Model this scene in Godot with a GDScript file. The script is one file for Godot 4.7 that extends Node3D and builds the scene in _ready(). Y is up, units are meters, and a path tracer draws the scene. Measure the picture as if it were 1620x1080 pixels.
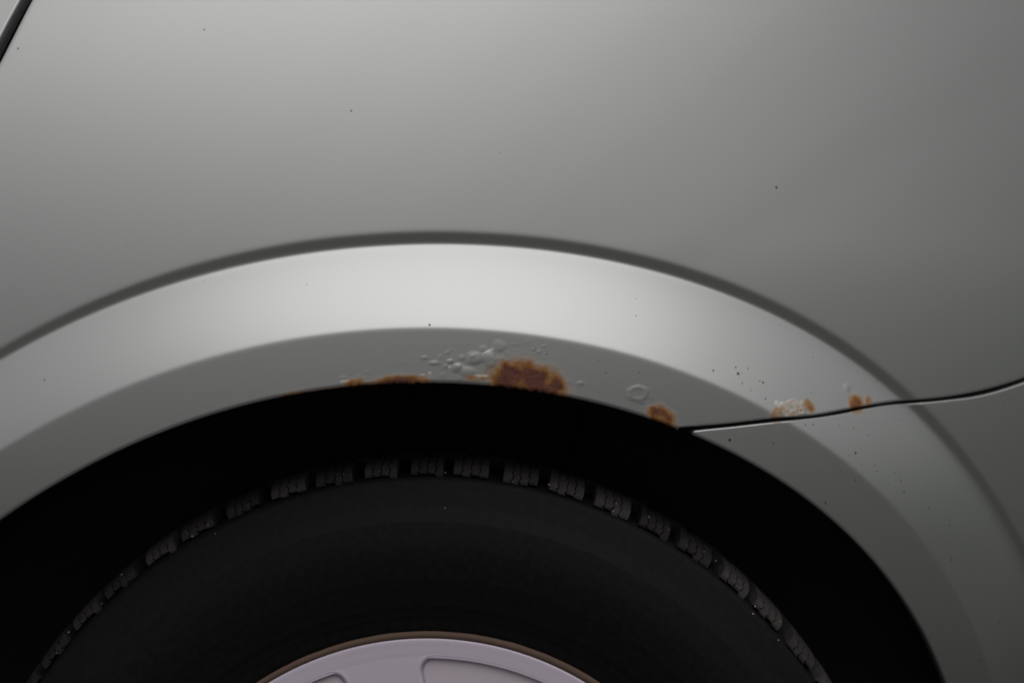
extends Node3D

# Close-up of a rusted rear wheel arch. Metres, y up, car side faces +z, rear of the car towards +x.
const AXLE := Vector2(-0.058, 0.33)      # wheel centre in the plane of the car side
const EYE_Y := 0.742
const TH0 := -76.0
const TH_STEP := 4.0
# radii (mm) of the arch outlines about the axle, every 4 degrees from -76 to +76 (0 = straight up, + = towards the rear)
const R_LIP := [483.2, 469.5, 456.8, 445.3, 435.2, 426.7, 419.5, 413.5, 408.6, 404.6, 401.2, 398.4, 396.0, 393.9, 392.1, 390.6, 389.3, 388.3, 387.5, 387.1, 387.1, 387.4, 388.1, 389.2, 390.5, 392.1, 393.9, 395.8, 397.7, 399.6, 401.2, 402.7, 404.0, 405.1, 406.2, 407.4, 409.1, 411.8, 416.0]
const R_CREASE := [515.5, 502.3, 490.5, 480.0, 470.8, 462.7, 455.8, 449.7, 444.6, 440.1, 436.2, 432.9, 430.1, 427.6, 425.6, 423.9, 422.6, 421.7, 421.2, 421.0, 421.2, 421.8, 422.7, 424.0, 425.5, 427.1, 428.9, 430.7, 432.5, 434.1, 435.5, 436.7, 437.7, 438.5, 439.4, 440.5, 442.2, 445.2, 450.1]
const R_STEP_IN := [590.5, 572.6, 555.8, 540.7, 528.0, 517.4, 509.0, 502.3, 497.1, 492.9, 489.6, 486.9, 484.6, 482.6, 480.9, 479.5, 478.4, 477.7, 477.4, 477.7, 478.5, 479.9, 481.7, 483.8, 486.3, 488.8, 491.3, 493.6, 495.6, 497.1, 498.2, 498.9, 499.5, 500.2, 501.6, 504.1, 508.7, 516.1, 527.3]
const R_STEP_OUT := [598.6, 580.0, 562.2, 546.2, 532.7, 521.7, 513.1, 506.5, 501.6, 498.0, 495.2, 492.9, 491.1, 489.4, 488.0, 486.7, 485.7, 485.1, 484.8, 485.1, 485.8, 487.2, 489.0, 491.2, 493.7, 496.4, 499.0, 501.3, 503.3, 504.8, 505.8, 506.3, 506.7, 507.2, 508.4, 510.9, 515.7, 523.6, 535.7]
const R_OUT := 0.95
# centre of the arch outlines
const ARCH := Vector2(-0.055, 0.33)

# outlines of the gaps (metres)
const SEAM_UPPER := [Vector2(-0.2, 0.652), Vector2(0.1093, 0.6844), Vector2(0.1200, 0.6852), Vector2(0.1481, 0.6874), Vector2(0.1744, 0.6901), Vector2(0.2120, 0.6922), Vector2(0.2217, 0.6935), Vector2(0.2617, 0.6985), Vector2(0.2815, 0.7000), Vector2(0.3105, 0.7022), Vector2(0.3409, 0.7067), Vector2(0.3725, 0.7144), Vector2(0.4375, 0.7394), Vector2(0.6175, 0.7984), Vector2(1.2175, 0.9684)]
const SEAM_LOWER := [Vector2(-0.2, 0.648), Vector2(0.1093, 0.6806), Vector2(0.1213, 0.6822), Vector2(0.1481, 0.6847), Vector2(0.1744, 0.6873), Vector2(0.2120, 0.6901), Vector2(0.2217, 0.6911), Vector2(0.2617, 0.6963), Vector2(0.2815, 0.6975), Vector2(0.3105, 0.6995), Vector2(0.3409, 0.7029), Vector2(0.3725, 0.7107), Vector2(0.4375, 0.7357), Vector2(0.6175, 0.7947), Vector2(1.2175, 0.9647)]
# the door gap as (height, x)
const DOOR_EDGE := [Vector2(0.1, -0.455), Vector2(0.4, -0.458), Vector2(0.55, -0.452), Vector2(0.70, -0.427), Vector2(0.83, -0.389), Vector2(0.9287, -0.3461), Vector2(0.9760, -0.3281), Vector2(1.05, -0.297), Vector2(1.15, -0.255), Vector2(1.4, -0.16)]
const DOOR_GAP := 0.0095

# the rust: centre x, centre y (mm), radius across and along (mm), turn (deg), strength
const RUST := [
	[10.0, 713.2, 27.0, 17.5, -12.0, 1.05], [-1.5, 719.5, 12.5, 11.5, 0.0, 1.0], [25.0, 711.5, 13.0, 10.0, -15.0, 0.95], [-72.0, 714.2, 21.0, 6.4, 3.0, 0.95], [-102.0, 714.0, 8.0, 5.0, 8.0, 0.8], [-143.0, 705.0, 16.0, 4.4, 14.0, 0.75], [-88.0, 714.2, 18.0, 2.8, 5.0, 0.6], [-122.0, 710.4, 14.0, 2.2, 12.0, 0.45], [-170.0, 698.6, 16.0, 2.4, 20.0, 0.4],
	[99.0, 690.6, 11.5, 9.0, -28.0, 0.85], [94.5, 696.0, 5.0, 4.5, 0.0, 0.7], [240.0, 698.8, 6.6, 7.4, 20.0, 0.85], [250.0, 699.6, 3.4, 4.2, 0.0, 0.6], [-22.0, 718.2, 12.0, 2.6, 0.0, 0.6], [179.0, 693.0, 5.5, 7.0, 0.0, 0.5], [203.5, 698.0, 3.4, 5.4, 30.0, 0.7],
]
# raised paint: x, y (mm), radius across and along (mm), height (mm), kind (0 dome, 1 ring)
const BLISTERS := [
	[-14.8, 731.0, 5.4, 6.6, 0.75, 0], [-24.5, 730.8, 6.0, 5.2, 0.42, 0], [-35.5, 724.5, 4.2, 3.4, 0.36, 0], [-40.5, 729.0, 2.2, 1.9, 0.36, 0], [-30.0, 722.4, 6.4, 3.2, 0.32, 0], [-8.5, 739.0, 5.0, 4.2, 0.22, 0],
	[83.7, 707.7, 8.8, 6.6, 0.34, 1], [-51.5, 728.0, 2.8, 1.8, 0.24, 0], [-57.0, 731.5, 2.4, 1.6, 0.18, 0], [-19.0, 737.0, 3.4, 2.8, 0.2, 0], [234.0, 710.0, 3.2, 3.6, 0.35, 0], [45.0, 714.5, 3.4, 1.8, 0.16, 0],
]
# chipped paint that shows pale at its broken edge: x, y, radius across and along (mm), turn (deg)
const CHIPS := [[-109.2, 716.3, 4.2, 0.9, 8.0], [-20.5, 719.6, 6.0, 0.8, -3.0], [-53.5, 721.6, 1.3, 0.8, 0.0], [-58.0, 720.6, 1.6, 0.6, 0.0], [-41.0, 725.4, 1.0, 1.2, 0.0], [178.5, 700.8, 2.2, 1.6, 30.0]]
# dark specks on the paint: x, y, radius (mm)
const SPECKS := [
	152.5, 720.3, 0.91, 135.0, 722.5, 0.53, 151.2, 724.5, 0.45, 160.0, 723.7, 0.33, 170.1, 714.2, 0.66, 167.9, 715.1, 0.41, 155.1, 713.9, 0.37, 171.0, 703.5, 0.45, 185.3, 849.8, 0.70, -108.7, 897.7, 0.58,
	-209.4, 954.0, 0.45, -53.8, 752.8, 0.66, -303.6, 717.1, 0.45, 199.2, 685.6, 0.49, 205.1, 685.6, 0.49, 225.2, 684.0, 0.37, 236.2, 682.5, 0.41, 236.0, 665.5, 0.74, 266.7, 650.7, 0.41, 271.2, 644.9, 0.49,
	273.3, 637.7, 0.58, 261.2, 643.8, 0.37, 250.6, 656.4, 0.41, 235.4, 647.1, 0.49, 214.2, 631.9, 0.66, 293.6, 624.5, 0.41, 311.0, 611.5, 0.58, 312.2, 587.0, 0.53, 176.5, 673.5, 0.41, 146.0, 676.0, 0.91,
	83.5, 759.3, 0.37, 359.2, 696.0, 0.41, 56.6, 729.4, 0.37, 62.1, 721.4, 0.41, 252.1, 652.4, 0.33, 84.2, 721.4, 0.41, -334.3, 940.0, 0.49, 359.1, 535.8, 0.49, 342.9, 508.2, 0.58, 230.9, 663.9, 0.29,
	247.4, 677.1, 0.33, 209.6, 730.8, 0.29, 4.2, 739.9, 0.33, 15.0, 737.8, 0.33, 23.0, 733.7, 0.33,
]

var table: Array[PackedFloat32Array] = []
var noise_fine := FastNoiseLite.new()
var noise_mid := FastNoiseLite.new()
var noise_edge := FastNoiseLite.new()
var pimples: Array[Vector4] = []
var m_paint: StandardMaterial3D
var m_door: StandardMaterial3D
var m_trim: StandardMaterial3D
var m_rubber: StandardMaterial3D
var m_tread: StandardMaterial3D
var treads: Array[StandardMaterial3D] = []
var m_alloy: StandardMaterial3D
var m_dust: StandardMaterial3D
var car: Node3D


func _ready() -> void:
	setup_camera()
	setup_light()
	setup_noise()
	setup_tables()
	make_materials()
	make_ground()
	make_hedge()
	car = Node3D.new()
	car.name = "car"
	add_child(car)
	car.set_meta("label", "silver car seen close at its rusted rear wheel arch")
	car.set_meta("category", "car")
	make_body()
	make_wheel_well()
	make_tyre()
	make_rim()


# ---------------------------------------------------------------- camera and light
func setup_camera() -> void:
	var cam := Camera3D.new()
	cam.name = "camera"
	var lens := CameraAttributesPhysical.new()
	lens.frustum_focal_length = 54.0
	lens.frustum_focus_distance = 1.0
	lens.frustum_near = 0.05
	lens.frustum_far = 600.0
	lens.exposure_aperture = 4.0
	cam.attributes = lens
	add_child(cam)
	cam.position = Vector3(0, EYE_Y, 1.0)
	cam.fov = 25.06
	cam.near = 0.05
	cam.far = 600.0
	cam.current = true


func setup_light() -> void:
	var we := WorldEnvironment.new()
	we.name = "environment"
	var env := Environment.new()
	env.background_mode = Environment.BG_SKY
	var sky := Sky.new()
	var sm := ProceduralSkyMaterial.new()
	sm.sky_top_color = Color(0.87, 0.872, 0.885)
	sm.sky_horizon_color = Color(0.785, 0.78, 0.778)
	sm.sky_curve = 0.45
	sm.ground_bottom_color = Color(0.2, 0.2, 0.2)
	sm.ground_horizon_color = Color(0.35, 0.35, 0.35)
	sm.sky_energy_multiplier = 0.71
	sky.sky_material = sm
	env.sky = sky
	env.tonemap_mode = Environment.TONE_MAPPER_LINEAR
	env.tonemap_exposure = 1.03
	env.sdfgi_enabled = true
	env.ssao_enabled = true
	env.ssil_enabled = true
	we.environment = env
	add_child(we)
	var sun := DirectionalLight3D.new()
	sun.name = "sun"
	sun.light_energy = 0.42
	sun.light_angular_distance = 54.0
	sun.light_color = Color(1.0, 0.98, 0.975)
	sun.shadow_enabled = true
	sun.sky_mode = DirectionalLight3D.SKY_MODE_LIGHT_ONLY
	add_child(sun)
	sun.look_at_from_position(Vector3.ZERO, -Vector3(0.14, 0.84, 0.5), Vector3.UP)


# ---------------------------------------------------------------- small helpers
func setup_noise() -> void:
	noise_fine.seed = 11
	noise_fine.frequency = 0.45
	noise_mid.seed = 5
	noise_mid.frequency = 0.14
	noise_edge.seed = 23
	noise_edge.frequency = 0.06
	for n in [noise_fine, noise_mid, noise_edge]:
		n.noise_type = FastNoiseLite.TYPE_SIMPLEX_SMOOTH
		n.fractal_octaves = 3
	var rng := RandomNumberGenerator.new()
	rng.seed = 77
	for k in 60:
		var w := rng.randf_range(1.1, 2.7)
		if k < 32:
			pimples.append(Vector4(-26.0 + rng.randfn() * 22.0, 727.0 + rng.randfn() * 6.5, w, w * 0.09))
		elif k < 48:
			pimples.append(Vector4(14.0 + rng.randfn() * 18.0, 737.0 + rng.randfn() * 4.0, w * 0.6, w * 0.06))
		else:
			pimples.append(Vector4(-104.0 + rng.randfn() * 9.0, 720.0 + rng.randfn() * 3.0, w * 0.8, w * 0.1))


func setup_tables() -> void:
	# smooth radii in steps of 0.05 degrees
	for src in [R_LIP, R_CREASE, R_STEP_IN, R_STEP_OUT]:
		var t := PackedFloat32Array()
		var n := int(round((src.size() - 1) * TH_STEP / 0.05)) + 1
		t.resize(n)
		for i in n:
			var f := i * 0.05 / TH_STEP
			var k := clampi(int(f), 0, src.size() - 2)
			var a: float = src[maxi(k - 1, 0)]
			var d: float = src[mini(k + 2, src.size() - 1)]
			t[i] = cubic_interpolate(src[k], src[k + 1], a, d, f - k) * 0.001
		table.append(t)


func radius(which: int, th: float) -> float:
	var t := table[which]
	var f := clampf((th - TH0) / 0.05, 0.0, t.size() - 1.001)
	var k := int(f)
	return lerpf(t[k], t[k + 1], f - k)


func add_part(called: String, mesh: Mesh, mat: Material, parent: Node, label := "") -> MeshInstance3D:
	var o := MeshInstance3D.new()
	o.name = numbered(called, parent)
	o.mesh = mesh
	o.material_override = mat
	parent.add_child(o, true)
	if label:
		o.set_meta("label", label)
	return o


func numbered(called: String, parent: Node) -> String:
	if not parent.has_node(called):
		return called
	var i := 1
	while parent.has_node("%s_%03d" % [called, i]):
		i += 1
	return "%s_%03d" % [called, i]


func along(points: Array, x: float) -> float:
	# y of a polyline at x
	var n := points.size()
	for i in range(1, n):
		if x <= points[i].x or i == n - 1:
			var a: Vector2 = points[i - 1]
			var b: Vector2 = points[i]
			var before: Vector2 = points[maxi(i - 2, 0)]
			var after: Vector2 = points[mini(i + 1, n - 1)]
			return cubic_interpolate_in_time(a.y, b.y, before.y, after.y, (x - a.x) / (b.x - a.x), b.x - a.x, before.x - a.x - (0.1 if i < 2 else 0.0), after.x - a.x + (0.1 if i == n - 1 else 0.0))
	return points[0].y


func step(a: float, b: float, x: float) -> float:
	return smoothstep(a, b, x)


# ---------------------------------------------------------------- the shape of the car side
func base_z(x: float, y: float) -> float:
	var dx := x + 0.330
	var z := -0.5 * (.36 if dx > 0.0 else .12) * dx * dx
	z -= 1.25 / 3.0 * pow(maxf(x, 0.0), 3.0)
	var h := y - 0.81319
	z -= 0.13165 * h + 0.5 * (.95 if h > 0.0 else 1.25) * h * h
	if h > 0.0:
		z += 0.5 * 3.2 * 0.3 * tanh((x + 0.2) / 0.3) * h * h      # the shoulder fades towards the tail
	z -= 6.0 / 3.0 * pow(maxf(-h - 0.1, 0.0), 3.0)
	return z - (-0.00754)


func slope_at(th: float, r: float, rc: float, ri: float, ro: float) -> float:
	# outward rise of the surface per metre along the radius
	var m := 0.030
	m += (-0.42 - 0.030 - 0.20 * clampf((r - rc) / (ri - rc), 0.0, 1.0)) / (1.0 + exp(-(r - rc) / 0.0007))
	m += (0.60 + 0.62) / (1.0 + exp(-(r - ri) / 0.0009))
	m += -0.60 / (1.0 + exp(-(r - ro) / 0.0007))
	return m


func lumps(x: float, y: float) -> float:
	# raised, blistered paint and rust scale; x, y and result in millimetres
	if y > 745.0 or x < -165.0 or x > 255.0:
		return 0.0
	var h := 0.0
	for b in BLISTERS:
		var dx: float = (x - b[0]) / b[2]
		var dy: float = (y - b[1]) / b[3]
		var d := dx * dx + dy * dy
		if d < 1.6:
			d *= 1.0 + 0.55 * noise_edge.get_noise_2d(x * 1.9, y * 1.9)
			if b[5] == 0:
				h = maxf(h, b[4] * step(1.1, 0.0, d))
			else:
				h = maxf(h, b[4] * (step(1.1, 0.2, d) - 0.6 * step(0.5, 0.0, d)))
	# fine pimples round the large rust patch
	var near := exp(-pow((x + 22.0) / 34.0, 2.0) - pow((y - 729.0) / 11.0, 2.0)) + 0.7 * exp(-pow((x - 14.0) / 26.0, 2.0) - pow((y - 737.0) / 5.5, 2.0)) + 0.4 * exp(-pow((x + 104.0) / 14.0, 2.0) - pow((y - 719.0) / 5.0, 2.0))
	if near > 0.03:
		var bump := 0.0
		for b in pimples:
			var e := (Vector2(x, y) - Vector2(b.x, b.y)).length_squared() / (b.z * b.z)
			if e < 1.0:
				bump = maxf(bump, (1.0 - e) * (1.0 - e) * b.w)
		h += minf(near * 1.6, 1.0) * bump + 0.05 * near * noise_mid.get_noise_2d(x * 0.6, y * 0.6)
	# lifted, cracked paint above the seam
	var fl := flake(x, y)
	if fl > 0.0:
		h += fl * (0.5 + 0.9 * absf(noise_mid.get_noise_2d(x * 0.9 + 40.0, y * 0.9)) + 0.12 * noise_fine.get_noise_2d(x * 0.6, y * 0.6))
	var ru := rust(x, y)
	if ru > 0.02:
		h += step(0.1, 0.6, ru) * 0.12 + ru * (0.05 * noise_fine.get_noise_2d(x * 0.7, y * 0.7) + 0.26 * noise_mid.get_noise_2d(x * 1.3, y * 1.3))
	return h


func rust(x: float, y: float) -> float:
	var best := 0.0
	for b in RUST:
		var dx: float = x - b[0]
		var dy: float = y - b[1]
		if absf(dx) > b[2] * 1.6 or absf(dy) > b[2] * 1.6:
			continue
		var c := cos(deg_to_rad(b[4]))
		var s := sin(deg_to_rad(b[4]))
		var u: float = (dx * c + dy * s) / b[2]
		var v: float = (-dx * s + dy * c) / b[3]
		var d := sqrt(u * u + v * v)
		d += (0.10 if b[2] > 12.0 else 0.24) * noise_edge.get_noise_2d(x * 1.4, y * 1.4) + 0.07 * noise_mid.get_noise_2d(x, y)
		best = maxf(best, b[5] * step(1.42, 0.38, d) * (0.9 + 0.35 * noise_edge.get_noise_2d(x * 1.3 + 200.0, y * 1.3)))
	return best


func flake(x: float, y: float) -> float:
	var u := (x - 190.5) / 12.0
	var v := (y - 696.4 - 0.08 * (x - 190.5)) / 6.4
	var d := sqrt(u * u + v * v) + 0.30 * noise_mid.get_noise_2d(x + 9.0, y)
	return step(1.0, 0.78, d)


# ---------------------------------------------------------------- materials
func make_materials() -> void:
	# paint of the fender: one sheet of colour and one of gloss, metal and lacquer, laid over the car side
	var w := 2048
	var h := 1422
	var x0 := -360.0
	var y1 := 965.0
	var mm := 720.0 / w
	var col := Image.create(w, h, false, Image.FORMAT_RGB8)
	var orm := Image.create(w, h, false, Image.FORMAT_RGB8)
	var paint := Color(0.452, 0.472, 0.460)
	var gloss := Color(0.5, 0.49, 0.86)      # lacquer, roughness, metal
	col.fill(paint.linear_to_srgb())
	orm.fill(gloss)
	var zones: Array[Rect2] = [Rect2(-195, 682, 265, 66), Rect2(70, 680, 60, 40), Rect2(165, 680, 90, 38)]
	for zone in zones:
		for j in range(int((y1 - zone.end.y) / mm), int((y1 - zone.position.y) / mm)):
			for i in range(int((zone.position.x - x0) / mm), int((zone.end.x - x0) / mm)):
				var x := x0 + (i + 0.5) * mm
				var y := y1 - (j + 0.5) * mm
				var ru := rust(x, y)
				var fl := flake(x, y)
				if ru <= 0.0 and fl <= 0.0:
					continue
				var c := paint
				var metal := 0.86
				var rough := 0.49
				if fl > 0.0:
					var bare := step(-0.25, 0.35, noise_mid.get_noise_2d(x * 1.3 + 70.0, y * 1.3) + 0.1)
					var tan := Color(0.34, 0.27, 0.19).lerp(Color(0.46, 0.44, 0.39), bare)
					tan = tan.lerp(Color(0.30, 0.16, 0.08), step(0.22, 0.5, noise_mid.get_noise_2d(x * 1.2, y * 1.2 + 30.0)) * 0.8)
					c = c.lerp(tan, fl * 0.85)
					metal = lerpf(metal, 0.0, fl)
					rough = lerpf(rough, 0.7, fl)
				if ru > 0.0:
					var n := noise_fine.get_noise_2d(x * 0.8, y * 0.8)
					var m := noise_mid.get_noise_2d(x * 1.1, y * 1.1 + 55.0)
					var core := Color(0.120, 0.042, 0.026).lerp(Color(0.155, 0.056, 0.036), clampf(0.5 + 0.7 * n, 0.0, 1.0)).lerp(Color(0.06, 0.024, 0.014), step(0.12, 0.6, m) * 0.6)
					var rim := Color(0.31, 0.152, 0.017).lerp(Color(0.32, 0.112, 0.012), clampf(0.5 + m, 0.0, 1.0))
					var rc := rim.lerp(core, step(0.54, 0.92, ru))
					var a := step(0.0, 0.75, ru)
					c = c.lerp(rc, a)
					metal *= 1.0 - a
					rough = lerpf(rough, 0.88, a)
				col.set_pixel(i, j, c.linear_to_srgb())
				orm.set_pixel(i, j, Color(0.5 * (1.0 - maxf(fl, ru)), rough, metal))
	for c in CHIPS:
		for j in range(int((y1 - c[1] - c[2]) / mm) - 2, int((y1 - c[1] + c[2]) / mm) + 3):
			for i in range(int((c[0] - c[2] - x0) / mm) - 2, int((c[0] + c[2] - x0) / mm) + 3):
				var p: Vector2 = Vector2(x0 + (i + 0.5) * mm - c[0], y1 - (j + 0.5) * mm - c[1]).rotated(-deg_to_rad(c[4]))
				var d := Vector2(p.x / c[2], p.y / c[3]).length() + 0.5 * noise_mid.get_noise_2d(i * 0.7, j * 0.7)
				var a := step(1.1, 0.5, d) * 0.85
				if a > 0.0:
					col.set_pixel(i, j, col.get_pixel(i, j).lerp(Color(0.70, 0.67, 0.58).linear_to_srgb(), a))
					orm.set_pixel(i, j, orm.get_pixel(i, j).lerp(Color(0.0, 0.6, 0.0), a))
	var specks := SPECKS.duplicate()
	var rng := RandomNumberGenerator.new()
	rng.seed = 19
	for k in 110:
		# finest dirt, thrown up behind the wheel for the most part
		var far := rng.randf()
		specks.append_array([rng.randf_range(60.0, 350.0) if far < 0.75 else rng.randf_range(-350.0, 350.0), rng.randf_range(530.0, 735.0) if far < 0.75 else rng.randf_range(530.0, 950.0), rng.randf_range(0.10, 0.26)])
	for k in range(0, specks.size(), 3):
		if specks[k + 1] < 470.0:
			continue
		var cx: float = (specks[k] - x0) / mm
		var cy: float = (y1 - specks[k + 1]) / mm
		var rr: float = specks[k + 2] / mm
		for j in range(int(cy - rr - 2), int(cy + rr + 3)):
			for i in range(int(cx - rr - 2), int(cx + rr + 3)):
				if i < 0 or j < 0 or i >= w or j >= h:
					continue
				var d := Vector2(i + 0.5 - cx, (j + 0.5 - cy) * (0.8 + 0.5 * fposmod(cx, 1.0))).length() + 0.8 * noise_fine.get_noise_2d(i, j)
				var a := step(rr + 0.6, rr - 0.7, d) * 0.92
				if a > 0.0:
					col.set_pixel(i, j, col.get_pixel(i, j).lerp(Color(0.12, 0.09, 0.07), a))
					var o := orm.get_pixel(i, j)
					orm.set_pixel(i, j, o.lerp(Color(0.0, 0.8, 0.0), a))
	m_paint = StandardMaterial3D.new()
	m_paint.resource_name = "silver paint"
	m_paint.albedo_texture = ImageTexture.create_from_image(col)
	var ot := ImageTexture.create_from_image(orm)
	m_paint.roughness = 1.0
	m_paint.metallic = 1.0
	m_paint.roughness_texture = ot
	m_paint.roughness_texture_channel = BaseMaterial3D.TEXTURE_CHANNEL_GREEN
	m_paint.metallic_texture = ot
	m_paint.metallic_texture_channel = BaseMaterial3D.TEXTURE_CHANNEL_BLUE
	m_paint.clearcoat_enabled = true
	m_paint.clearcoat = 1.0
	m_paint.clearcoat_roughness = 0.26
	m_paint.clearcoat_texture = ot
	m_paint.texture_repeat = false
	m_door = StandardMaterial3D.new()
	m_door.resource_name = "silver door paint"
	m_door.albedo_color = paint.linear_to_srgb()
	m_door.metallic = 0.86
	m_door.roughness = 0.49
	m_door.clearcoat_enabled = true
	m_door.clearcoat = 0.5
	m_door.clearcoat_roughness = 0.26
	m_trim = plain(Color(0.012, 0.012, 0.012), 0.75)
	m_rubber = plain(Color(0.022, 0.022, 0.024), 0.62)
	var rn := NoiseTexture2D.new()
	rn.width = 512
	rn.height = 512
	rn.seamless = true
	var rf := FastNoiseLite.new()
	rf.seed = 3
	rf.frequency = 0.05
	rf.fractal_octaves = 4
	rn.noise = rf
	var ramp := Gradient.new()
	ramp.set_color(0, Color(0.62, 0.62, 0.66))
	ramp.set_color(1, Color(1.0, 0.98, 0.94))
	rn.color_ramp = ramp
	m_rubber.albedo_color = Color(0.010, 0.010, 0.011).linear_to_srgb()
	m_rubber.albedo_texture = rn
	m_rubber.uv1_triplanar = true
	m_rubber.uv1_scale = Vector3(6, 6, 6)
	m_rubber.metallic_specular = 0.27
	m_tread = m_rubber.duplicate()
	m_tread.roughness = 0.85
	for tone in [0.036, 0.052, 0.07]:
		var worn: StandardMaterial3D = m_tread.duplicate()
		worn.albedo_color = Color(tone * 1.04, tone * 0.97, tone * 0.97).linear_to_srgb()
		treads.append(worn)
	m_alloy = plain(Color(0.71, 0.645, 0.755), 0.45)
	m_alloy.metallic = 0.2
	m_alloy.vertex_color_use_as_albedo = true
	m_dust = plain(Color(0.118, 0.076, 0.056), 0.9)


func plain(linear: Color, rough: float) -> StandardMaterial3D:
	var m := StandardMaterial3D.new()
	m.albedo_color = linear.linear_to_srgb()
	m.roughness = rough
	return m


# ---------------------------------------------------------------- grids of points
class Grid:
	var rows: int
	var cols: int
	var p := PackedVector3Array()
	var n := PackedVector3Array()
	var uv := PackedVector2Array()
	var tint := PackedColorArray()

	func _init(r: int, c: int) -> void:
		rows = r
		cols = c
		p.resize(r * c)
		uv.resize(r * c)

	func shade(closed := false) -> void:
		n.resize(rows * cols)
		for i in rows:
			for j in cols:
				var l := j - 1 if j > 0 else (cols - 2 if closed else 0)
				var r := j + 1 if j < cols - 1 else (1 if closed else cols - 1)
				var here := p[i * cols + j]
				var a := between(p[i * cols + r] - here, here - p[i * cols + l])
				var b := between(p[mini(i + 1, rows - 1) * cols + j] - here, here - p[maxi(i - 1, 0) * cols + j])
				n[i * cols + j] = a.cross(b).normalized()

	func between(f: Vector3, b: Vector3) -> Vector3:
		# the tangent from the steps before and after, which may differ in length
		var hf := f.length()
		var hb := b.length()
		if hf < 1e-9:
			return b.normalized()
		if hb < 1e-9:
			return f.normalized()
		return f * (hb / hf) + b * (hf / hb)

	func mesh(pick := PackedByteArray(), which := 0) -> ArrayMesh:
		# the cells whose number in pick is which
		var at := PackedInt32Array()
		at.resize(rows * cols)
		at.fill(-1)
		var v := PackedVector3Array()
		var vn := PackedVector3Array()
		var vu := PackedVector2Array()
		var vc := PackedColorArray()
		var idx := PackedInt32Array()
		for i in rows - 1:
			for j in cols - 1:
				if pick.size() and pick[i * cols + j] != which:
					continue
				var q := [i * cols + j, (i + 1) * cols + j, (i + 1) * cols + j + 1, i * cols + j + 1]
				for k in 4:
					var s: int = q[k]
					if at[s] < 0:
						at[s] = v.size()
						v.append(p[s])
						vn.append(n[s])
						vu.append(uv[s])
						if tint.size():
							vc.append(tint[s])
					q[k] = at[s]
				idx.append_array([q[0], q[1], q[2], q[0], q[2], q[3]])
		var arrays := []
		arrays.resize(Mesh.ARRAY_MAX)
		arrays[Mesh.ARRAY_VERTEX] = v
		arrays[Mesh.ARRAY_NORMAL] = vn
		arrays[Mesh.ARRAY_TEX_UV] = vu
		if tint.size():
			arrays[Mesh.ARRAY_COLOR] = vc
		arrays[Mesh.ARRAY_INDEX] = idx
		var m := ArrayMesh.new()
		if idx.size():
			m.add_surface_from_arrays(Mesh.PRIMITIVE_TRIANGLES, arrays)
		return m


# ---------------------------------------------------------------- body panels
func row_list(dense: bool) -> Array:
	# (band, fraction) of each row; band -1 is the edge that turns in, fraction its turn
	var rows := []
	for k in [5, 4, 3, 2, 1]:
		rows.append([-1, k])
	var counts := [70, 64, 18, 46] if dense else [22, 30, 14, 20]
	for b in 4:
		for k in counts[b]:
			var f: float = float(k) / counts[b]
			if b == 1:
				f = 0.5 * f + 0.5 * (0.5 - 0.5 * cos(PI * f))
			elif b == 3:
				f = pow(f, 1.9)
			rows.append([b, f])
	rows.append([3, 1.0])
	return rows


func row_radius(row: Array, th: float) -> float:
	var b: int = row[0]
	if b < 0:
		return radius(0, th)
	if b == 3:
		return lerpf(radius(3, th), R_OUT, row[1])
	return lerpf(radius(b, th), radius(b + 1, th), row[1])


func at_polar(th: float, r: float) -> Vector2:
	return ARCH + Vector2(sin(deg_to_rad(th)), cos(deg_to_rad(th))) * r


func meet_seam(row: Array, seam: Array, shift: float) -> float:
	var lo := 5.0
	var hi := 75.9
	for k in 22:
		var th := 0.5 * (lo + hi)
		var p := at_polar(th, row_radius(row, th))
		if p.y > along(seam, p.x) + shift:
			lo = th
		else:
			hi = th
	return lo


func meet_door(row: Array, shift: float) -> float:
	var lo := -75.9
	var hi := 20.0
	for k in 22:
		var th := 0.5 * (lo + hi)
		var p := at_polar(th, row_radius(row, th))
		if p.x < along(DOOR_EDGE, p.y) + shift:
			lo = th
		else:
			hi = th
	return lo


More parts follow.
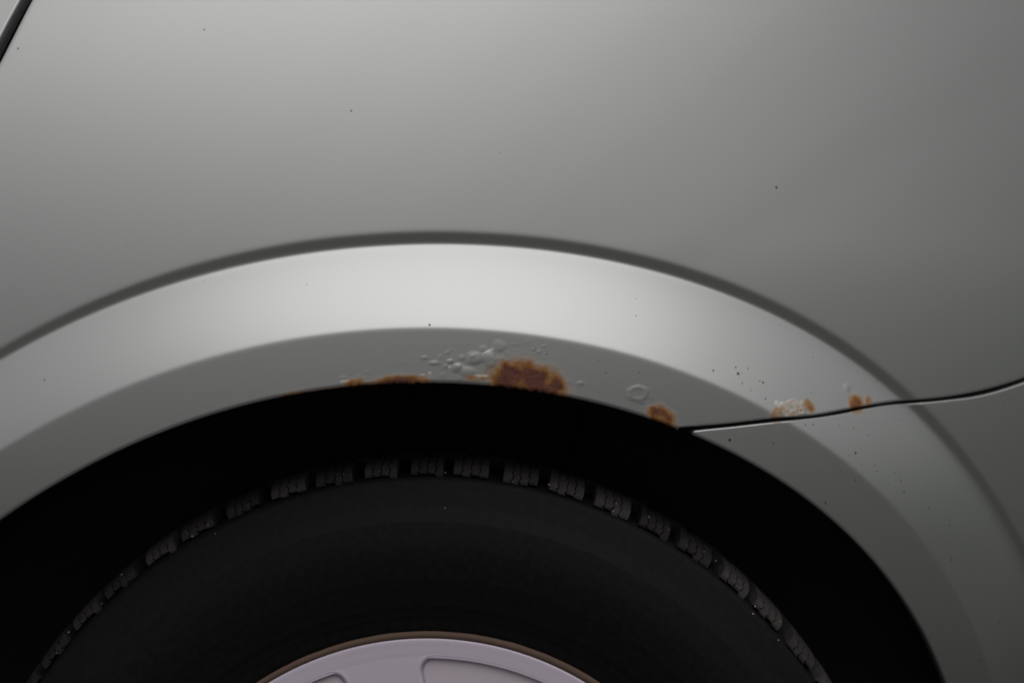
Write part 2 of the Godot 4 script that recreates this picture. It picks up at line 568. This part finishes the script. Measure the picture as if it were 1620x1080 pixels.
func panel_grid(rows: Array, from: Array, to: Array, us: Array, fold_from: bool, fold_to: bool, bumpy: bool, edge_r: float) -> Grid:
	# from and to: the angle at which each row begins and ends; us: where the columns lie between them
	var extra_a := 4 if fold_from else 0
	var extra_b := 4 if fold_to else 0
	var nc := us.size() + extra_a + extra_b
	var g := Grid.new(rows.size(), nc)
	var lip_row := 5
	for j in us.size():
		var off := 0.0
		var last_r := 0.0
		var started := false
		for i in range(lip_row, rows.size()):
			var th: float = lerpf(from[i], to[i], us[j])
			var rc := radius(1, th)
			var ri := radius(2, th)
			var ro := radius(3, th)
			var r := row_radius(rows[i], th)
			if not started:
				# height of the lip below the crease
				var steps := 24
				for k in steps:
					off -= slope_at(th, lerpf(r, rc, (k + 0.5) / steps), rc, ri, ro) * (rc - r) / steps
				started = true
			else:
				var parts := 1 if rows[i][0] < 3 else 3
				for k in parts:
					off += slope_at(th, lerpf(last_r, r, (k + 0.5) / parts), rc, ri, ro) * (r - last_r) / parts
			last_r = r
			var q := at_polar(th, r)
			var z := base_z(q.x, q.y) + off
			if bumpy and rows[i][0] < 2:
				z += lumps(q.x * 1000.0, q.y * 1000.0) * 0.001
			g.p[i * nc + j + extra_a] = Vector3(q.x, q.y, z)
	# the edge along the arch turns in
	for i in lip_row:
		var k: int = rows[i][1]
		for j in us.size():
			var p0 := g.p[lip_row * nc + j + extra_a]
			var inward := -Vector3(p0.x - ARCH.x, p0.y - ARCH.y, 0).normalized()
			var turn := minf(k, 3) * PI / 6.0
			var rough_edge := 0.0
			if bumpy:
				rough_edge = 0.0011 * rust(p0.x * 1000.0, p0.y * 1000.0) * noise_mid.get_noise_2d(p0.x * 1500.0, p0.y * 1500.0)
			var p := p0 + inward * (0.0022 * sin(turn) + rough_edge) + Vector3(0, 0, -0.0022 * (1.0 - cos(turn)))
			if k > 3:
				p += Vector3(0, 0, -0.008 * (k - 3)) - inward * 0.0006 * (k - 3)
			g.p[i * nc + j + extra_a] = p
	# the edges along the gaps turn in
	for side in 2:
		if not (fold_from if side == 0 else fold_to):
			continue
		var edge := extra_a if side == 0 else extra_a + us.size() - 1
		for i in rows.size():
			var p0 := g.p[i * nc + edge]
			var prev := g.p[maxi(i - 1, 0) * nc + edge]
			var next := g.p[mini(i + 1, rows.size() - 1) * nc + edge]
			if i < lip_row + 1:
				prev = g.p[lip_row * nc + edge]
				next = g.p[(lip_row + 6) * nc + edge]
			var t := next - prev
			var out := Vector3(t.y, -t.x, 0).normalized() * (-1.0 if side == 0 else 1.0)
			for k in range(1, 5):
				var turn := minf(k, 3) * PI / 6.0
				var p := p0 + out * edge_r * sin(turn) + Vector3(0, 0, -edge_r * (1.0 - cos(turn)))
				if k == 4:
					p.z -= 0.014
				g.p[i * nc + (edge - k if side == 0 else edge + k)] = p
	for k in g.p.size():
		g.uv[k] = Vector2((g.p[k].x + 0.36) / 0.72, (0.965 - g.p[k].y) / 0.49992)
	g.shade()
	return g


func make_body() -> void:
	# rear quarter panel
	var rows := row_list(true)
	var a := []
	var b := []
	for row in rows:
		a.append(meet_door(row, 0.0012))
		b.append(meet_seam(row, SEAM_UPPER, 0.0011))
	var us := []
	for k in 150:
		us.append(0.53 * k / 150.0)
	for k in 531:
		us.append(0.53 + 0.47 * k / 530.0)
	var g := panel_grid(rows, a, b, us, true, true, true, 0.0011)
	# rust, blisters and flaking paint are pieces of the same sheet
	var spots := [
		["rust_patch", "largest rust patch, dark red brown, at the top of the arch edge", 10.5, 717.0, 29.0, 15.0], ["rust_patch", "thin orange rust strip left of the largest patch", -72.0, 715.0, 19.0, 7.5],
		["rust_patch", "small rust spot with chipped white paint edge", -103.0, 714.0, 10.0, 6.5], ["rust_patch", "faint rust line on the arch edge furthest from the bumper", -143.0, 705.0, 13.5, 6.5],
		["rust_patch", "orange rust at the arch edge beside the bumper corner", 98.5, 691.5, 12.0, 11.5], ["rust_patch", "small orange rust spot above the bumper seam", 240.5, 699.5, 9.5, 8.5],
		["flaking_paint", "pale lifted paint flaking above the bumper seam", 190.5, 695.5, 13.5, 9.0],
		["paint_blister", "round paint blister with ring shaped rim", 83.7, 707.7, 8.0, 6.2], ["paint_blister", "largest domed paint blister beside the rust", -14.8, 731.0, 5.0, 6.0], ["paint_blister", "low paint blister beside the largest one", -25.5, 730.8, 5.4, 4.8],
	]
	var pick := PackedByteArray()
	pick.resize(g.rows * g.cols)
	for i in g.rows - 1:
		for j in g.cols - 1:
			var q := g.p[i * g.cols + j] * 1000.0
			if q.y > 745.0 or q.x < -170.0:
				continue
			for k in spots.size():
				var s: Array = spots[k]
				var u: float = (q.x - s[2]) / s[4]
				var v: float = (q.y - s[3]) / s[5]
				if u * u + v * v < 1.0 + (0.3 * noise_mid.get_noise_2d(q.x, q.y) if k < 7 else 0.0):
					pick[i * g.cols + j] = k + 1
					break
	var panel := add_part("quarter_panel", g.mesh(pick, 0), m_paint, car)
	for k in spots.size():
		add_part(spots[k][0], g.mesh(pick, k + 1), m_paint, panel, spots[k][1])
	# rear bumper
	rows = row_list(true)
	a = []
	b = []
	for row in rows:
		a.append(meet_seam(row, SEAM_LOWER, -0.0008))
		b.append(75.9)
	us = []
	for k in 221:
		us.append(pow(k / 220.0, 1.3))
	g = panel_grid(rows, a, b, us, true, false, false, 0.0010)
	add_part("rear_bumper", g.mesh(), m_paint, car)
	# rear door
	rows = row_list(false)
	a = []
	b = []
	for row in rows:
		a.append(-75.9)
		b.append(meet_door(row, -DOOR_GAP))
	us = []
	for k in 61:
		us.append(1.0 - pow(1.0 - k / 60.0, 1.6))
	g = panel_grid(rows, a, b, us, false, true, false, 0.0014)
	add_part("rear_door", g.mesh(), m_door, car)
	# dark strips behind the gaps
	add_part("seam_seal", gap_strip(SEAM_UPPER, 0.118, 1.0, false), m_trim, car)
	add_part("door_seal", gap_strip(DOOR_EDGE, 0.42, 1.3, true), m_trim, car)


func gap_strip(line: Array, from: float, to: float, upright: bool) -> ArrayMesh:
	var n := 80
	var g := Grid.new(2, n)
	for j in n:
		var s := lerpf(from, to, float(j) / (n - 1))
		var v := along(line, s)
		for i in 2:
			var side := (i - 0.5) * 0.05
			var x := v - 0.003 - side if upright else s
			var y := s if upright else v - 0.002 + side
			var th := rad_to_deg(atan2(x - ARCH.x, y - ARCH.y))
			var r := Vector2(x - ARCH.x, y - ARCH.y).length()
			if r < radius(0, th) + 0.004:
				y = ARCH.y + (radius(0, th) + 0.004) * cos(deg_to_rad(th))
				x = ARCH.x + (radius(0, th) + 0.004) * sin(deg_to_rad(th))
			var depth := 0.033 * clampf((r - radius(1, th)) / maxf(radius(2, th) - radius(1, th), 0.001), 0.0, 1.0)
			g.p[i * n + j] = Vector3(x, y, base_z(x, y) - depth - 0.014)
	g.shade()
	return g.mesh()


# ---------------------------------------------------------------- wheel well
func make_wheel_well() -> void:
	# two overlapping liners behind the arch and the wall at the back of the well
	var cuts := [[-110.0, 18.6, 0.0], [17.4, 110.0, 0.005]]
	for c in cuts:
		var nc := 90
		var depths := [-0.010, -0.016, -0.03, -0.10, -0.18, -0.26, -0.285]
		var g := Grid.new(depths.size() + 2, nc)
		for j in nc:
			var th: float = lerpf(c[0], c[1], float(j) / (nc - 1))
			var rl: float = radius(0, th) + 0.004 + c[2]
			for i in depths.size():
				var r := rl + (0.0 if i < 1 else 0.012)
				var q := at_polar(th, r)
				g.p[i * nc + j] = Vector3(q.x, q.y, base_z(q.x, q.y) + depths[i] if i < 3 else lerpf(minf(base_z(q.x, q.y) - 0.03, -0.03), -0.285, (i - 2) / 4.0))
			for i in 2:
				var q := at_polar(th, rl - 0.02 if i == 0 else 0.06)
				g.p[(depths.size() + i) * nc + j] = Vector3(q.x, q.y, -0.292)
		g.shade()
		add_part("wheel_arch_liner", g.mesh(), m_trim, car)
	var under := BoxMesh.new()
	under.size = Vector3(2.6, 0.22, 1.5)
	var u := add_part("underbody", under, m_trim, car)
	u.position = Vector3(-0.3, 0.33, -1.05)
	var axle := CylinderMesh.new()
	axle.top_radius = 0.09
	axle.bottom_radius = 0.09
	axle.height = 0.16
	var x := add_part("brake_drum", axle, m_trim, car)
	x.rotation.x = PI / 2
	x.position = Vector3(AXLE.x, AXLE.y, -0.21)


# ---------------------------------------------------------------- tyre
func lathe(profile: Array, cols: int) -> Grid:
	# profile: (radius, z) from the axle outwards
	var g := Grid.new(profile.size(), cols + 1)
	for i in profile.size():
		for j in cols + 1:
			var th := TAU * j / cols
			g.p[i * (cols + 1) + j] = Vector3(sin(th) * profile[i].x, cos(th) * profile[i].x, profile[i].y)
	g.shade(true)
	return g


func smooth_profile(points: Array, per: int) -> Array:
	var out := []
	for i in points.size() - 1:
		for k in per:
			var f := float(k) / per
			out.append((points[i] as Vector2).cubic_interpolate(points[i + 1], points[maxi(i - 1, 0)], points[mini(i + 2, points.size() - 1)], f))
	out.append(points[-1])
	return out


func make_tyre() -> void:
	var pts := [Vector2(0.2135, -0.0490), Vector2(0.2165, -0.0475), Vector2(0.224, -0.0455), Vector2(0.238, -0.0405), Vector2(0.256, -0.0360), Vector2(0.273, -0.0345), Vector2(0.289, -0.0365), Vector2(0.301, -0.0405), Vector2(0.3110, -0.0440), Vector2(0.3190, -0.0480), Vector2(0.3218, -0.058), Vector2(0.322, -0.085), Vector2(0.324, -0.12), Vector2(0.324, -0.20), Vector2(0.321, -0.245), Vector2(0.30, -0.268), Vector2(0.26, -0.270), Vector2(0.2135, -0.26)]
	var prof := smooth_profile(pts, 9)
	for i in prof.size():
		var v: Vector2 = prof[i]
		if v.y > -0.06:
			# moulded rings on the sidewall
			for ring in [[0.2905, 0.0006, 0.0010], [0.2870, 0.0004, 0.0008], [0.2520, 0.0005, 0.0012], [0.2330, 0.0007, 0.0016], [0.2255, 0.0006, 0.0010]]:
				v.y += 0.55 * ring[1] * exp(-pow((v.x - ring[0]) / ring[2], 2.0))
		prof[i] = v
	var tyre := add_part("tyre", lathe(prof, 240).mesh(), m_rubber, car)
	tyre.position = Vector3(AXLE.x, AXLE.y, 0)
	var bead := [Vector2(0.2085, -0.0500), Vector2(0.2095, -0.0478), Vector2(0.2112, -0.0466), Vector2(0.2127, -0.0466), Vector2(0.2139, -0.0474), Vector2(0.2145, -0.0492)]
	var ring := lathe(bead, 360)
	for i in range(2, 6):
		for j in 361:
			# thicker towards the rear, its outer edge a little ragged
			var th := TAU * j / 360
			var p := ring.p[i * 361 + j]
			var grow := (0.0011 * sin(th) + 0.0004 * noise_mid.get_noise_2d(cos(th) * 60.0, sin(th) * 60.0)) * (i - 1) / 4.0
			var r := Vector2(p.x, p.y).length()
			ring.p[i * 361 + j] = Vector3(p.x * (r + grow) / r, p.y * (r + grow) / r, p.z)
	ring.shade(true)
	add_part("bead_ring", ring.mesh(), m_dust, tyre)
	# tread blocks: a few variants shared round the tyre
	var rng := RandomNumberGenerator.new()
	rng.seed = 7
	var shoulder := [Vector2(0.3215, -0.0480), Vector2(0.3232, -0.0478), Vector2(0.3252, -0.0495), Vector2(0.3272, -0.0535), Vector2(0.3290, -0.0600), Vector2(0.3308, -0.0720), Vector2(0.3318, -0.0860), Vector2(0.3322, -0.0940), Vector2(0.3310, -0.0955), Vector2(0.3225, -0.0965)]
	var centre := [Vector2(0.3230, -0.1030), Vector2(0.3315, -0.1040), Vector2(0.3325, -0.1055), Vector2(0.3328, -0.125), Vector2(0.3325, -0.1445), Vector2(0.3315, -0.146), Vector2(0.3230, -0.147)]
	var lugs := []
	var ribs := []
	for k in 4:
		lugs.append(block(shoulder, [3.9, 4.25, 4.5, 4.2][k], 4, rng))
		ribs.append(block(centre, 4.6, 3, rng))
	var count := 62
	# three pitches follow each other round the tyre, as on the road ones
	var pitch := []
	var whole := 0.0
	for k in count:
		pitch.append([0.93, 1.0, 1.07, 1.0, 0.96, 1.05, 0.99][k * 5 % 7] + rng.randf_range(-0.02, 0.02))
		whole += pitch[k]
	var turned := 0.0
	for k in count:
		var o := add_part("tread_block", lugs[k * 5 % 7 % 4], treads[rng.randi() % 3], tyre)
		o.rotation.z = -TAU * turned / whole
		turned += pitch[k]
	# grit stuck to the shoulder
	var speck := SphereMesh.new()
	speck.radius = 0.0008
	speck.height = 0.0013
	speck.radial_segments = 6
	speck.rings = 3
	var pale := plain(Color(0.30, 0.29, 0.27), 0.8)
	for k in 34:
		var an := deg_to_rad(rng.randf_range(-52.0, 60.0))
		var up := rng.randf()
		var r := lerpf(0.3215, 0.3292, up) if k < 22 else rng.randf_range(0.27, 0.318)
		var z := lerpf(-0.0478, -0.0600, up * up) if k < 22 else -0.0352 - 0.011 * pow((r - 0.27) / 0.048, 1.6)
		var o := add_part("grit", speck, pale, tyre)
		o.position = Vector3(sin(an) * r, cos(an) * r, z)
		o.scale = Vector3.ONE * rng.randf_range(0.5, 1.0)
	for k in count:
		var o := add_part("tread_block", ribs[rng.randi() % 4], treads[0], tyre)
		o.rotation.z = -TAU * (k + 0.4) / count


func block(profile: Array, wide_deg: float, slabs: int, rng: RandomNumberGenerator) -> ArrayMesh:
	# one tread block cut by sipes; profile (radius, z), centred on straight up
	var st := SurfaceTool.new()
	st.begin(Mesh.PRIMITIVE_TRIANGLES)
	st.set_smooth_group(-1)
	var gap := 0.14
	var n := profile.size()
	var wob := []
	for s in slabs + 1:
		wob.append(0.0 if s == 0 or s == slabs else rng.randf_range(-0.10, 0.10))
	for s in slabs:
		var lo := []
		var hi := []
		var low_edge := rng.randf_range(-0.0022, 0.0010)
		for i in n:
			var zig := 0.11 * (1.0 if i % 2 == 0 else -1.0)
			var base0: float = -wide_deg / 2 + wide_deg * s / slabs + wob[s] + (zig if s > 0 else 0.0)
			var base1: float = -wide_deg / 2 + wide_deg * (s + 1) / slabs + wob[s + 1] + (zig if s < slabs - 1 else 0.0)
			var pr: Vector2 = profile[i]
			if i < 2 and pr.y > -0.06:
				pr.x += low_edge
			var a0 := deg_to_rad(base0 + (gap / 2 if s > 0 else 0.0))
			var a1 := deg_to_rad(base1 - (gap / 2 if s < slabs - 1 else 0.0))
			lo.append(Vector3(sin(a0) * pr.x, cos(a0) * pr.x, pr.y))
			hi.append(Vector3(sin(a1) * pr.x, cos(a1) * pr.x, pr.y))
		for i in n - 1:
			quad(st, lo[i], lo[i + 1], hi[i + 1], hi[i])
			var d0: Vector3 = sunk(lo[i])
			var d1: Vector3 = sunk(lo[i + 1])
			quad(st, d0, d1, lo[i + 1], lo[i])
			d0 = sunk(hi[i])
			d1 = sunk(hi[i + 1])
			quad(st, hi[i], hi[i + 1], d1, d0)
	st.generate_normals()
	return st.commit()


func sunk(p: Vector3) -> Vector3:
	# the foot of a block's side, inside the tyre
	var r := Vector2(p.x, p.y).length()
	var deep := minf(r, 0.321) - 0.004
	return Vector3(p.x / r * deep, p.y / r * deep, minf(p.z, -0.056) - 0.004)


func quad(st: SurfaceTool, a: Vector3, b: Vector3, c: Vector3, d: Vector3) -> void:
	for v in [a, b, c, a, c, d]:
		st.add_vertex(v)


# ---------------------------------------------------------------- wheel rim
func make_rim() -> void:
	var flange := [Vector2(0.196, -0.04815), Vector2(0.2000, -0.0478), Vector2(0.2040, -0.0476), Vector2(0.2070, -0.0474), Vector2(0.2084, -0.0474), Vector2(0.2091, -0.0476), Vector2(0.2095, -0.0481), Vector2(0.2097, -0.0490), Vector2(0.2096, -0.060), Vector2(0.20, -0.07)]
	var fg := lathe(smooth_profile(flange, 5), 360)
	fg.tint.resize(fg.p.size())
	fg.tint.fill(Color.WHITE)
	var rim := add_part("wheel_rim", fg.mesh(), m_alloy, car)
	rim.position = Vector3(AXLE.x, AXLE.y, 0)
	# one eighth of the face: a spoke on either side of a sunken pocket
	var radii := []
	for k in 30:
		radii.append(0.05 + 0.05 * k / 30.0)
	for k in 71:
		radii.append(0.10 + 0.10 * (1.0 - pow(1.0 - k / 70.0, 1.25)))
	var nc := 181
	var g := Grid.new(radii.size(), nc)
	g.tint.resize(g.p.size())
	var pick := PackedByteArray()
	pick.resize(g.p.size())
	for i in radii.size():
		var r: float = radii[i]
		for j in nc:
			var an := deg_to_rad(-22.5 + 45.0 * j / (nc - 1))
			var half := r * tan(deg_to_rad(22.5)) * 0.985 - 0.0285
			var across := absf(an) * r - half
			var outer := r - 0.1965
			var inner := 0.115 - r
			var c := 0.012
			var k := Vector2(maxf(across + c, 0.0), maxf(maxf(outer, inner) + c, 0.0))
			var d := k.length() - c + minf(maxf(across, maxf(outer, inner)) + c, 0.0)
			var z := -0.0480 - 0.012 * pow((0.20 - r) / 0.15, 1.5)
			z -= 0.0034 * step(0.0010, -0.0016, d)
			z += 0.00015 * exp(-pow((d - 0.0018) / 0.0010, 2.0))
			g.p[i * nc + j] = Vector3(sin(an) * r, cos(an) * r, z)
			var grime := exp(-pow((d + 0.0012) / 0.0008, 2.0)) * 0.6
			g.tint[i * nc + j] = Color.WHITE.lerp(Color(0.25, 0.23, 0.24), grime) if d > -0.0012 else Color(1.0, 1.0, 0.95).lerp(Color(0.25, 0.23, 0.24), grime)
			pick[i * nc + j] = 1 if d < -0.0012 else 0
	g.shade()
	var face := g.mesh(pick, 0)
	var pocket := g.mesh(pick, 1)
	for k in 8:
		var turn := deg_to_rad(13.2 + 45.0 * k)
		add_part("spoke", face, m_alloy, rim).rotation.z = -turn
		add_part("spoke_pocket", pocket, m_alloy, rim).rotation.z = -turn
	var cap := [Vector2(0.0005, -0.052), Vector2(0.02, -0.0522), Vector2(0.033, -0.0535), Vector2(0.040, -0.056), Vector2(0.046, -0.058), Vector2(0.053, -0.0605)]
	var cg := lathe(smooth_profile(cap, 4), 90)
	cg.tint.resize(cg.p.size())
	cg.tint.fill(Color(0.8, 0.8, 0.8))
	add_part("centre_cap", cg.mesh(), m_alloy, rim)


# ---------------------------------------------------------------- ground
func make_ground() -> void:
	var pm := PlaneMesh.new()
	pm.size = Vector2(800, 800)
	var o := MeshInstance3D.new()
	o.name = "ground"
	o.mesh = pm
	var m := plain(Color(0.12, 0.117, 0.113), 0.95)
	var n := NoiseTexture2D.new()
	n.width = 512
	n.height = 512
	n.seamless = true
	var f := FastNoiseLite.new()
	f.seed = 9
	f.frequency = 0.08
	f.fractal_octaves = 5
	n.noise = f
	var ramp := Gradient.new()
	ramp.set_color(0, Color(0.7, 0.7, 0.7))
	ramp.set_color(1, Color(1, 1, 1))
	n.color_ramp = ramp
	m.albedo_texture = n
	m.uv1_triplanar = true
	m.uv1_world_triplanar = true
	m.uv1_scale = Vector3(1.5, 1.5, 1.5)
	o.material_override = m
	o.set_meta("kind", "structure")
	o.set_meta("label", "grey asphalt ground under the silver car")
	add_child(o)


func make_hedge() -> void:
	# stands a few metres off, beyond the rear of the car: it shows as the dark and green reflection in the bumper
	var hedge := Node3D.new()
	hedge.name = "hedge"
	add_child(hedge)
	hedge.position = Vector3(5.2, 0, 2.6)
	hedge.set_meta("label", "green hedge beyond the tail, mirrored faintly in the lower bumper")
	hedge.set_meta("category", "hedge")
	var rng := RandomNumberGenerator.new()
	rng.seed = 41
	var green := plain(Color(1, 1, 1), 0.6)
	green.vertex_color_use_as_albedo = true
	var st := SurfaceTool.new()
	st.begin(Mesh.PRIMITIVE_TRIANGLES)
	for k in 9000:
		var p := Vector3(rng.randf_range(-0.5, 0.5), pow(rng.randf(), 0.9) * 2.0, rng.randf_range(-4.1, 4.1))
		if absf(p.x) < 0.3 and p.y < 1.75:
			p.x = -0.3 - 0.2 * rng.randf()
		var bulge := 0.14 * noise_edge.get_noise_2d(p.z * 14.0, p.y * 14.0)
		p.x *= 1.0 + bulge * 2.0
		p.y += bulge
		var b := Basis.from_euler(Vector3(rng.randf() * TAU, rng.randf() * TAU, rng.randf() * TAU)) * rng.randf_range(0.05, 0.10)
		var c := Color(0.07, 0.20, 0.035).lerp(Color(0.13, 0.32, 0.06), rng.randf())
		for v in [Vector3(-0.5, 0, 0), Vector3(0, 1, 0.1), Vector3(0.5, 0, 0), Vector3(-0.5, 0, 0), Vector3(0.5, 0, 0), Vector3(0, -0.8, 0.1)]:
			st.set_color(c)
			st.set_smooth_group(-1)
			st.add_vertex(p + b * v)
	st.generate_normals()
	var leaves := add_part("leaves", st.commit(), green, hedge)
	leaves.set_meta("kind", "stuff")
	var core := BoxMesh.new()
	core.size = Vector3(0.5, 1.75, 8.0)
	add_part("twigs", core, plain(Color(0.02, 0.022, 0.012), 0.9), hedge).position = Vector3(0, 0.875, 0)
